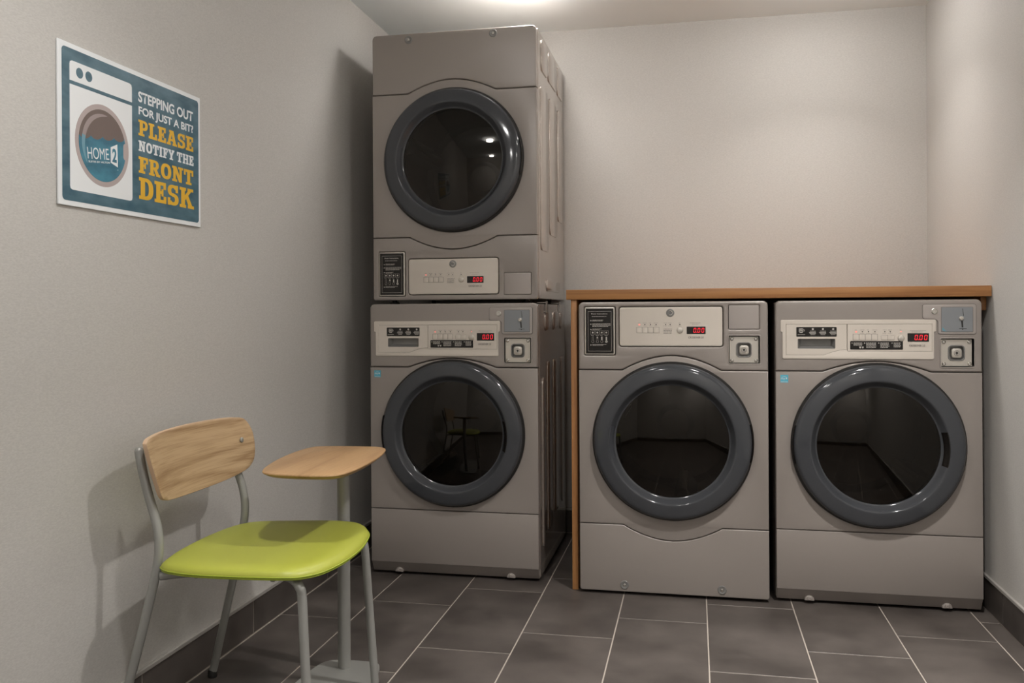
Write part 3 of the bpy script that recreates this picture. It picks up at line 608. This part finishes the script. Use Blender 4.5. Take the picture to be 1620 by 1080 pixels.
        me = join([quads(q + thin, 0, front(yy)), polys(tri, 0, front(yy)), text('Dryer Instructions', (a_[0], a_[1], b_[0], b_[1]), 0, front(yy), 0.015)])
        P('lettering', me, M['whiteprint'], card, 0)
    return root
def lathe_z(profile, cx, cy, n=20):
    bm = bmesh.new(); rings = []
    for (r, z) in profile:
        rings.append([bm.verts.new((cx, cy, z))] if r < 1e-6 else [bm.verts.new((cx + r * math.cos(2 * PI * i / n), cy + r * math.sin(2 * PI * i / n), z)) for i in range(n)])
    for A, B in zip(rings, rings[1:]):
        for i in range(n):
            j = (i + 1) % n
            if len(A) == 1: bm.faces.new((A[0], B[i], B[j]))
            elif len(B) == 1: bm.faces.new((A[i], A[j], B[0]))
            else: bm.faces.new((A[i], A[j], B[j], B[i]))
    if len(rings[-1]) > 1: bm.faces.new(rings[-1])
    return bm_me(bm)

lower = build_machine('washing_machine', 'silver front-load washer at the bottom of the tall stack, left of the wooden side panel', 'washer', (-1.2834, 3.3725, 0), 1.078, 'lower')
upper = build_machine('tumble_dryer', 'silver tumble dryer on top of the stack, with its control strip along the bottom edge', 'dryer', (-1.2950, 3.4443, 1.1058), 1.089, 'upper')
mid = build_machine('tumble_dryer', 'silver tumble dryer under the wooden counter, next to the wooden side panel', 'dryer', (-0.4271, 3.2992, 0), 1.078)
right = build_machine('washing_machine', 'silver front-load washer under the counter beside the right wall', 'washer', (0.2849, 3.3065, 0), 1.078)
# stacking brackets on the lower washer
for yy in (0.16, 0.52):
    me = boxes([(W + 0.0068, W + 0.0095, yy, yy + 0.035, 1.050, 1.098), (W - 0.03, W + 0.0095, yy, yy + 0.035, 1.0905, 1.0935)], 0.0008, 1)
    o = link('stacking_bracket', sh(me), M['chrome'], lower); 

# ------------------------------------------------------------------ wooden counter
ct = empty('wooden_counter', (0.2649, 3.745, 0), 'oak counter slab with a side panel, spanning over the two undercounter machines', 'counter')
def CP(n, bxs, m, bev=0.0015):
    me = boxes(bxs, bev, 2)
    for v in me.vertices: v.co -= Vector((0.2649, 3.745, 0))
    return link(n, me, m, ct)
CP('worktop', [(-0.4763, 1.0045, 3.3147, 4.1735, 1.1003, 1.1377)], M['woodc'])
CP('side_panel', [(-0.4600, -0.4375, 3.3250, 4.1500, 0.001, 1.0998)], M['woodp'])
CP('support_cleat', [(0.986, 1.0045, 3.372, 4.15, 1.052, 1.0998)], M['woodc'])

# ------------------------------------------------------------------ sign on the left wall
SX = XL + 0.0005
sign = empty('wall_sign', (XL, 2.074, 1.504), 'white-bordered blue laundry sign with yellow and white lettering on the left wall', 'sign')
def SP(n, me, m, parent=None, smooth=0):
    off = Vector((XL, 2.074, 1.504))
    for v in me.vertices: v.co -= off
    return link(n, me, m, parent or sign, smooth)
lay = lambda k: onleft(SX + 0.0052 + 0.0002 * k)
SP('board', plate([rrect(1.7755, 1.3125, 2.3725, 1.6945, 0.001)], 0.005, onleft(SX), 0.0006, 1), M['sign_w'])
SP('blue_panel', plate([rrect(1.7885, 1.3245, 2.3625, 1.6825, 0.010)], 0.0002, lay(0)), M['sign_b'])
wm = SP('washer_picture', join([plate([rpoly([(1.8145, 1.350), (2.0485, 1.350), (2.0485, 1.599), (1.8145, 1.599)], 0.0001)[:0] + [(1.8145, 1.599), (1.8145, 1.360), (1.8165, 1.3535), (1.8235, 1.351), (2.0395, 1.351), (2.0465, 1.3535), (2.0485, 1.360), (2.0485, 1.599)]], 0.0002, lay(1)),
     plate([[(1.8145, 1.608), (2.0485, 1.608), (2.0485, 1.646), (2.0465, 1.6525), (2.0395, 1.655), (1.8235, 1.655), (1.8165, 1.6525), (1.8145, 1.646)]], 0.0002, lay(1))]), M['sign_w'])
SP('knob_dots', polys([circ(1.849, 1.6315, 0.0125, 24), circ(1.8815, 1.6315, 0.0125, 24)], 0, lay(3)), M['sign_b'], wm)
rc = (1.9325, 1.4735); RR, RI = 0.1010, 0.0885
ringpts = circ(*rc, RR, 64)
SP('porthole_ring', plate([circ(*rc, RR, 64)], 0.0002, lay(2)), M['sign_tp'], wm)
SP('porthole_back', plate([circ(*rc, RI, 64)], 0.0002, lay(3)), M['sign_br'], wm)
# water with a scalloped top
wz = 1.492; a0 = math.asin((wz - rc[1]) / RI)
aL, aR = math.asin((wz - 0.006 - rc[1]) / RI), math.asin((wz + 0.014 - rc[1]) / RI)
wat = [(rc[0] + RI * math.cos(PI - aL + (PI + aL + aR) * i / 40), rc[1] + RI * math.sin(PI - aL + (PI + aL + aR) * i / 40)) for i in range(41)]
hw = RI * math.cos(a0)
top = []
sc = [(-1.0, -0.52), (-0.52, -0.02), (-0.02, 0.48), (0.48, 1.0)]
for (s0, s1) in reversed(sc):
    for i in range(8):
        t = i / 8; s = s1 + (s0 - s1) * t; top.append((rc[0] + hw * s, wz + 0.010 * s + 0.004 - 0.0085 * math.sin(PI * t) ** 0.75))
wat2 = [wat[0]] + wat[1:-1] + [wat[-1]] + top[1:]
SP('water', plate([wat2], 0.0002, lay(4)), M['sign_water'], wm)
SP('latch_notch', plate([rpoly([(2.011, 1.489), (2.011, 1.457), (2.0155, 1.452), (2.030, 1.452), (2.030, 1.494), (2.0155, 1.494)], 0.003)], 0.0002, lay(5)), M['sign_tp'], wm)
# crescent glint
cr = []
for i in range(25):
    a = math.radians(78 + (222 - 78) * i / 24); cr.append((rc[0] + 0.078 * math.cos(a), rc[1] + 0.078 * math.sin(a)))
for i in range(25):
    a = math.radians(222 - (222 - 78) * i / 24); k = 0.078 - 0.0115 * math.sin(PI * (i) / 24) ** 0.6; cr.append((rc[0] + k * math.cos(a), rc[1] + k * math.sin(a)))
hi = [p for p in cr]
n1 = 13
def crescent(a_lo, a_hi):
    A, B = [], []
    for i in range(17):
        a = a_lo + (a_hi - a_lo) * i / 16; f = max(0.0, math.sin(PI * (a - 78) / 144)) ** 0.6; t = math.radians(a)
        A.append((rc[0] + 0.078 * math.cos(t), rc[1] + 0.078 * math.sin(t))); k = 0.078 - 0.013 * f; B.append((rc[0] + k * math.cos(t), rc[1] + k * math.sin(t)))
    return A + B[::-1]
SP('glint', plate([crescent(78.5, 168)], 0.0002, lay(5)), M['sign_hl'], wm)
SP('glint', plate([crescent(168, 221)], 0.0002, lay(5)), M['sign_hl2'], wm)
# the hotel mark in the water
SP('logo', join([text('HOME', (1.8755, 1.4330, 1.9555, 1.4610), 0, lay(7), 0.0, 0, math.radians(6.5)),
    text('SUITES BY HILTON', (1.8780, 1.4245, 1.9580, 1.4290), 0, lay(7), 0.02, 0, math.radians(6.5)),
    polys([[(1.9605, 1.4370), (1.9885, 1.4290), (1.9865, 1.4870), (1.9605, 1.4755)]], 0, lay(7)), polys([circ(1.9885, 1.4225, 0.0012, 8)], 0, lay(7))]), M['sign_w'], wm)
SP('logo_numeral', text('2', (1.9660, 1.4395, 1.9835, 1.4740), 0, lay(9), 0.035), M['sign_water'], wm)
# sans lines
for tx_, bx_ in (('STEPPING OUT', (2.0755, 1.6165, 2.3335, 1.6450)), ('FOR JUST A BIT?', (2.0765, 1.5770, 2.3345, 1.6055))):
    SP('white_lettering', text(tx_, bx_, 0, lay(2), 0.028), M['sign_w'])
# slab-serif capitals
def ringseg(cx, cy, rx, ry, ix, iy, a0, a1, n=14, pw=0.85):
    out = []
    f = lambda t, a, b: (cx + a * math.copysign(abs(math.cos(t)) ** pw, math.cos(t)), cy + b * math.copysign(abs(math.sin(t)) ** pw, math.sin(t)))
    for i in range(n):
        s, e = math.radians(a0 + (a1 - a0) * i / n), math.radians(a0 + (a1 - a0) * (i + 1) / n)
        out.append([f(s, rx, ry), f(e, rx, ry), f(e, ix, iy), f(s, ix, iy)])
    return out
def rc_(x0, y0, x1, y1): return [(x0, y0), (x1, y0), (x1, y1), (x0, y1)]
GL = {
 'P': (0.76, lambda: [rc_(.10, 0, .36, 1), rc_(0, 0, .48, .15), rc_(0, .85, .4, 1), rc_(.36, .85, .46, 1), rc_(.36, .38, .46, .53)] + ringseg(.44, .69, .32, .31, .10, .14, -90, 90)),
 'L': (0.70, lambda: [rc_(.10, 0, .36, 1), rc_(0, .85, .48, 1), rc_(0, 0, .70, .17), rc_(.53, 0, .70, .38)]),
 'E': (0.72, lambda: [rc_(.10, 0, .36, 1), rc_(0, 0, .70, .16), rc_(0, .84, .70, 1), rc_(.3, .43, .52, .57), rc_(.55, 0, .72, .34), rc_(.54, .66, .70, 1), rc_(.42, .33, .54, .67)]),
 'A': (0.90, lambda: [[(.08, .1), (.30, .1), (.50, .95), (.30, .95)], [(.60, .1), (.84, .1), (.62, .95), (.38, .95)], rc_(.25, .28, .68, .42), rc_(0, 0, .36, .15), rc_(.52, 0, .92, .15), rc_(.22, .85, .62, 1)]),
 'S': (0.72, lambda: ringseg(.36, .72, .34, .28, .11, .13, 20, 270) + ringseg(.36, .29, .36, .29, .12, .13, 90, -160) + [rc_(.52, .64, .68, 1.0), rc_(.02, 0, .18, .36), rc_(.30, .42, .42, .60)]),
 'N': (0.94, lambda: [rc_(.10, 0, .30, 1), rc_(.62, .0, .82, 1), [(.10, 1), (.36, 1), (.82, 0), (.58, 0)], rc_(0, 0, .42, .15), rc_(0, .85, .34, 1), rc_(.50, .85, .94, 1)]),
 'O': (0.84, lambda: ringseg(.42, .5, .42, .5, .16, .30, 0, 360, 28)),
 'T': (0.82, lambda: [rc_(.28, 0, .54, 1), rc_(0, .83, .82, 1), rc_(0, .60, .15, 1), rc_(.67, .60, .82, 1), rc_(.16, 0, .66, .15)]),
 'I': (0.48, lambda: [rc_(.11, 0, .37, 1), rc_(0, 0, .48, .15), rc_(0, .85, .48, 1)]),
 'F': (0.70, lambda: [rc_(.10, 0, .36, 1), rc_(0, 0, .48, .15), rc_(0, .84, .70, 1), rc_(.3, .42, .50, .56), rc_(.54, .62, .70, 1), rc_(.42, .31, .54, .67)]),
 'Y': (0.92, lambda: [rc_(.33, 0, .59, .5), rc_(.20, 0, .72, .15), [(.06, .9), (.32, .9), (.58, .42), (.34, .38)], [(.60, .9), (.86, .9), (.58, .38), (.34, .42)], rc_(0, .85, .40, 1), rc_(.52, .85, .92, 1)]),
 'H': (0.94, lambda: [rc_(.10, 0, .34, 1), rc_(.60, 0, .84, 1), rc_(.3, .42, .66, .57), rc_(0, 0, .42, .15), rc_(0, .85, .42, 1), rc_(.52, 0, .94, .15), rc_(.52, .85, .94, 1)]),
 'R': (0.86, lambda: [rc_(.10, 0, .35, 1), rc_(0, 0, .44, .15), rc_(0, .85, .4, 1), rc_(.34, .85, .46, 1), rc_(.34, .41, .50, .55), [(.36, .46), (.58, .50), (.80, .10), (.54, .08)], rc_(.55, 0, .88, .15)] + ringseg(.44, .705, .32, .295, .10, .14, -90, 90)),
 'D': (0.84, lambda: [rc_(.10, 0, .35, 1), rc_(0, 0, .44, .16), rc_(0, .84, .44, 1)] + ringseg(.40, .5, .44, .5, .17, .33, -90, 90, 18)),
 'K': (0.94, lambda: [rc_(.10, 0, .35, 1), rc_(0, 0, .42, .15), rc_(0, .85, .42, 1), [(.33, .36), (.33, .60), (.60, .93), (.84, .93)], [(.38, .56), (.56, .66), (.88, .08), (.60, .08)], rc_(.52, .85, .92, 1), rc_(.54, 0, .96, .15)]),
}
def slab(s, x0, z0, x1, z1, k):
    adv = 0.07; out = []; x = 0
    for ch in s:
        if ch == ' ': x += 0.30; continue
        wd, f = GL[ch]
        for p in f(): out.append([(a + x, b) for a, b in p])
        x += wd + adv
    tot = x - adv
    bm = bmesh.new(); mp = lay(k)
    for n_, p in enumerate(out):
        if area(p) < 0: p = p[::-1]
        bm.faces.new([bm.verts.new(mp((x0 + a / tot * (x1 - x0), z0 + b * (z1 - z0), n_ * 0.0000015))) for a, b in p])
    me = bpy.data.meshes.new('slab'); bm.to_mesh(me); bm.free(); return me
for wd_ in (('PLEASE', 2.0755, 1.5285, 2.3345, 1.5700), ('FRONT', 2.0755, 1.4300, 2.3335, 1.4730), ('DESK', 2.0760, 1.3610, 2.3345, 1.4185)):
    SP('yellow_lettering', slab(*wd_, 2), M['sign_y'])
SP('white_lettering', slab('NOTIFY THE', 2.0755, 1.4875, 2.3355, 1.5155, 2), M['sign_w'])

# ------------------------------------------------------------------ chair
ch = empty('side_chair', (-1.14, 2.13, 0), 'chair with a green seat, oak backrest and grey tube legs against the left wall', 'chair')
def KP(n, me, m, parent=None, smooth=40, org=Vector((-1.14, 2.13, 0)), root=None):
    for v in me.vertices: v.co -= org
    return link(n, me, m, parent or root or ch, smooth)
TR = 0.0112
up_near = catmull([(-1.338, 1.935, 0.722), (-1.327, 1.934, 0.670), (-1.309, 1.932, 0.610), (-1.290, 1.930, 0.555), (-1.280, 1.928, 0.500), (-1.284, 1.925, 0.440), (-1.305, 1.920, 0.345), (-1.338, 1.914, 0.215), (-1.392, 1.903, 0.014)], 5, False)
up_far = catmull([(-1.333, 2.335, 0.722), (-1.322, 2.335, 0.670), (-1.300, 2.335, 0.610), (-1.280, 2.334, 0.555), (-1.272, 2.333, 0.500), (-1.278, 2.332, 0.440), (-1.298, 2.332, 0.340), (-1.330, 2.333, 0.210), (-1.379, 2.336, 0.014)], 5, False)
for p_, lb in ((up_near, 'near'), (up_far, 'far')):
    lg = KP('rear_leg', tube(p_, TR, 14), M['tube'])
    e = p_[-1]
    KP('end_cap', join([lathe_z([(0, 0.010), (0.006, 0.0088), (0.0098, 0.005), (TR, 0.0)][::-1], p_[0][0], p_[0][1], 14)]), M['tube'], lg).location.z = p_[0][2] - 0.001
    KP('foot_cap', lathe_z([(0, 0.0), (0.0125, 0.0), (0.0135, 0.004), (0.0130, 0.018), (0.0115, 0.022)], e[0] - 0.001, e[1]), M['dark'], lg)
for (yy, yb) in ((1.925, 1.915), (2.330, 2.340)):
    yi = yy + (0.035 if yy < 2.1 else -0.035)
    pth = catmull([(-1.275, yy, 0.421), (-1.225, yy + (yi - yy) * 0.5, 0.425), (-1.16, yi, 0.4275), (-1.05, yi, 0.4275), (-0.970, yi, 0.4275), (-0.932, yy + (yi - yy) * 0.35, 0.4265), (-0.912, yy, 0.415), (-0.905, yy, 0.385), (-0.897, (yy + yb) / 2, 0.25), (-0.882, yb, 0.016)], 5, False)
    lg = KP('front_leg', tube(pth, TR, 14), M['tube'])
    e = pth[-1]
    KP('foot_cap', lathe_z([(0, 0.0), (0.0125, 0.0), (0.0135, 0.004), (0.0130, 0.018), (0.0115, 0.022)], e[0], e[1]), M['dark'], lg)
KP('crossbar', tube([(-1.18, 1.925, 0.428), (-1.18, 2.33, 0.428)], 0.009, 12), M['tube'])
KP('crossbar', tube([(-0.98, 1.925, 0.431), (-0.98, 2.33, 0.431)], 0.009, 12), M['tube'])
# seat: cushioned pan built from the plan outline
plan = [(-1.268, 1.921), (-1.284, 1.995), (-1.292, 2.09), (-1.291, 2.19), (-1.276, 2.285), (-1.235, 2.338), (-1.140, 2.366), (-1.035, 2.386), (-0.975, 2.387), (-0.925, 2.366), (-0.888, 2.315), (-0.870, 2.255), (-0.856, 2.17), (-0.853, 2.06), (-0.866, 1.965), (-0.892, 1.912), (-0.925, 1.886), (-0.985, 1.876), (-1.08, 1.868), (-1.165, 1.868), (-1.225, 1.880), (-1.255, 1.898)]
def pan(plan, layers, n=5, dish=None):
    """layers of (scale-in metres, z) from bottom to top, closed at both ends"""
    pts = catmull(plan, n); c = Vector((sum(p[0] for p in pts) / len(pts), sum(p[1] for p in pts) / len(pts)))
    bm = bmesh.new(); rings = []; far = max((Vector(p) - c).length for p in pts)
    for (ins, z) in layers:
        r = []
        for p in pts:
            d = Vector(p) - c; q = c + d * (1 - ins / 0.2)
            r.append(bm.verts.new((q.x, q.y, z + (dish(q.x, q.y) if dish else 0))))
        rings.append(r)
    N = len(pts)
    for A, B in zip(rings, rings[1:]):
        for i in range(N): bm.faces.new((A[i], A[(i + 1) % N], B[(i + 1) % N], B[i]))
    bm.faces.new(rings[0][::-1]); bm.faces.new(rings[-1])
    return bm_me(bm)
dish = lambda x, y: -0.004 * math.exp(-((x + 1.08) / 0.13) ** 2 - ((y - 2.12) / 0.15) ** 2) - 0.006 * max(0, (x + 0.93) / 0.08)
seat = KP('seat', pan(plan, [(0.020, 0.4455), (0.004, 0.4460), (0.0, 0.4475), (0.0003, 0.4500), (0.003, 0.4560), (0.009, 0.4610), (0.020, 0.4645), (0.05, 0.4660), (0.10, 0.4665), (0.15, 0.4665), (0.18, 0.4665)], dish=dish), M['green'], smooth=60)
KP('seat_shell', pan(plan, [(0.03, 0.4385), (0.004, 0.4395), (0.0005, 0.4415), (0.0005, 0.4445), (0.004, 0.4455)], dish=dish), M['greend'], seat, 50)
sp = [(p[0], p[1], 0.4472 + dish(p[0], p[1])) for p in catmull(plan, 5)]
KP('piping', tube(sp + [sp[0]], 0.0018, 6, False), M['greend'], seat)
# backrest: curved plywood, wider at the top
def back():
    prof = []   # outline in (y, z)
    out = [(1.888, 0.741), (1.894, 0.7495), (1.918, 0.7555), (2.00, 0.7600), (2.14, 0.7615), (2.28, 0.7600), (2.345, 0.7555), (2.372, 0.745), (2.388, 0.715), (2.388, 0.678), (2.377, 0.640), (2.355, 0.617), (2.320, 0.604), (2.24, 0.5935), (2.14, 0.5900), (2.04, 0.5925), (1.960, 0.5985), (1.928, 0.6050), (1.911, 0.620), (1.901, 0.660), (1.892, 0.705)]
    pts = catmull(out, 4)
    def xs(y, z):
        cur = 0.034 * ((y - 2.14) / 0.24) ** 2
        lean = -1.293 - (z - 0.61) * 0.24
        return lean + cur - 0.010
    th = 0.015
    bm = bmesh.new(); cy, cz = 2.14, 0.683
    def ring(k, side, e=0.0):
        return [bm.verts.new((xs(cy + (y - cy) * k, cz + (z - cz) * k) + (th if side else 0), cy + (y - cy) * k, cz + (z - cz) * k)) for y, z in pts]
    ks = [0.06, 0.25, 0.45, 0.65, 0.82, 0.93, 0.985]
    rings = [ring(k, 0) for k in ks]; e0 = ring(1.0, 0)
    for v in e0: v.co.x += 0.002
    e1 = ring(1.0, 1)
    for v in e1: v.co.x -= 0.002
    rings += [e0, e1] + [ring(k, 1) for k in reversed(ks)]
    N = len(pts)
    eb = bmesh.new(); E0 = [eb.verts.new(v.co) for v in e0]; E1 = [eb.verts.new(v.co) for v in e1]
    for i in range(N): eb.faces.new((E0[i], E0[(i + 1) % N], E1[(i + 1) % N], E1[i]))
    global edge_mesh; edge_mesh = bm_me(eb)
    for A, B in zip(rings, rings[1:]):
        if A is e0: continue
        for i in range(N): bm.faces.new((A[i], A[(i + 1) % N], B[(i + 1) % N], B[i]))
    bm.faces.new(rings[0]); bm.faces.new(rings[-1])
    return bm_me(bm)
bk = KP('backrest', back(), M['woodb'], smooth=50)
KP('plywood_edge', edge_mesh, M['ply'], bk, smooth=50)
for yy in (2.335,):
    cur = 0.034 * ((yy - 2.14) / 0.24) ** 2; zz = 0.692
    xx = -1.293 - (zz - 0.61) * 0.24 + cur - 0.010 + 0.015
    me = lathe([(0.0, -0.0025), (0.006, -0.0022), (0.0074, -0.0010), (0.0076, 0.002)], 0, 0, 18)
    for v in me.vertices: v.co = Vector((xx - v.co.y + 0.0035, yy + v.co.x, zz + v.co.z))
    KP('rivet', me, M['tube'], bk)

# ------------------------------------------------------------------ side table
TO = Vector((-1.021, 2.455, 0))
tb = empty('side_table', TO, 'small oak-topped side table with a grey post, its foot plate beneath the chair front', 'table')
tplan = [(-1.095, 2.098), (-1.121, 2.170), (-1.143, 2.285), (-1.152, 2.400), (-1.145, 2.490), (-1.120, 2.522), (-1.060, 2.535), (-0.990, 2.541), (-0.938, 2.537), (-0.908, 2.508), (-0.888, 2.435), (-0.874, 2.336), (-0.868, 2.215), (-0.873, 2.125), (-0.890, 2.083), (-0.930, 2.068), (-0.995, 2.064), (-1.060, 2.072)]
KP('table_top', pan(tplan, [(0.045, 0.6335), (0.020, 0.6345), (0.003, 0.6435), (0.0, 0.6465), (0.0008, 0.6490), (0.003, 0.6500), (0.10, 0.6500), (0.18, 0.6500)]), M['woodt'], root=tb, org=TO, smooth=35)
KP('post', tube([(-1.021, 2.455, 0.008), (-1.021, 2.455, 0.628)], 0.0185, 28), M['tube'], root=tb, org=TO)
KP('mounting_plate', boxes([(-1.075, -0.965, 2.34, 2.50, 0.628, 0.6338)], 0.001, 1), M['tube'], root=tb, org=TO)
bplan = [(-1.108, 2.13), (-1.116, 2.22), (-1.116, 2.33), (-1.107, 2.44), (-1.092, 2.486), (-1.060, 2.503), (-1.0, 2.509), (-0.950, 2.507), (-0.926, 2.491), (-0.908, 2.43), (-0.893, 2.33), (-0.888, 2.22), (-0.896, 2.12), (-0.925, 2.085), (-1.0, 2.078), (-1.075, 2.088)]
KP('foot_plate', pan(bplan, [(0.002, 0.0005), (0.0, 0.002), (0.0, 0.0075), (0.0015, 0.0090), (0.10, 0.0090), (0.18, 0.0090)]), M['tube'], root=tb, org=TO, smooth=35)

# ------------------------------------------------------------------ ceiling lamps (the room's light)
names = ['opal drum lamp on the ceiling above the back of the counter', 'opal drum lamp on the ceiling above the stacked machines', 'opal drum lamp on the ceiling above the green-seated chair', 'opal drum lamp on the ceiling in front of the counter',
         'opal drum lamp beside the front wall, nearer the left wall', 'opal drum lamp beside the front wall, nearer the right wall']
for (lx, ly, ls, lw, sp), nm in zip(LIGHTS, names):
    r = empty('ceiling_light', (lx, ly, ZT), nm, 'light', 'opal ceiling lamps')
    lm = mat('opal_glass', (0.85, 0.85, 0.82), 0.4, emit=WARM, es=ls)
    link('mount_ring', lathe_z([(0.0, -0.0005), (0.074, -0.0005), (0.074, -0.008), (0.0, -0.008)], 0, 0, 40), M['whitemetal'], r)
    link('opal_shade', lathe_z([(0.0, -0.0085), (0.066, -0.0085), (0.068, -0.012), (0.068, -0.040), (0.064, -0.046), (0.0, -0.048)], 0, 0, 40), lm, r)
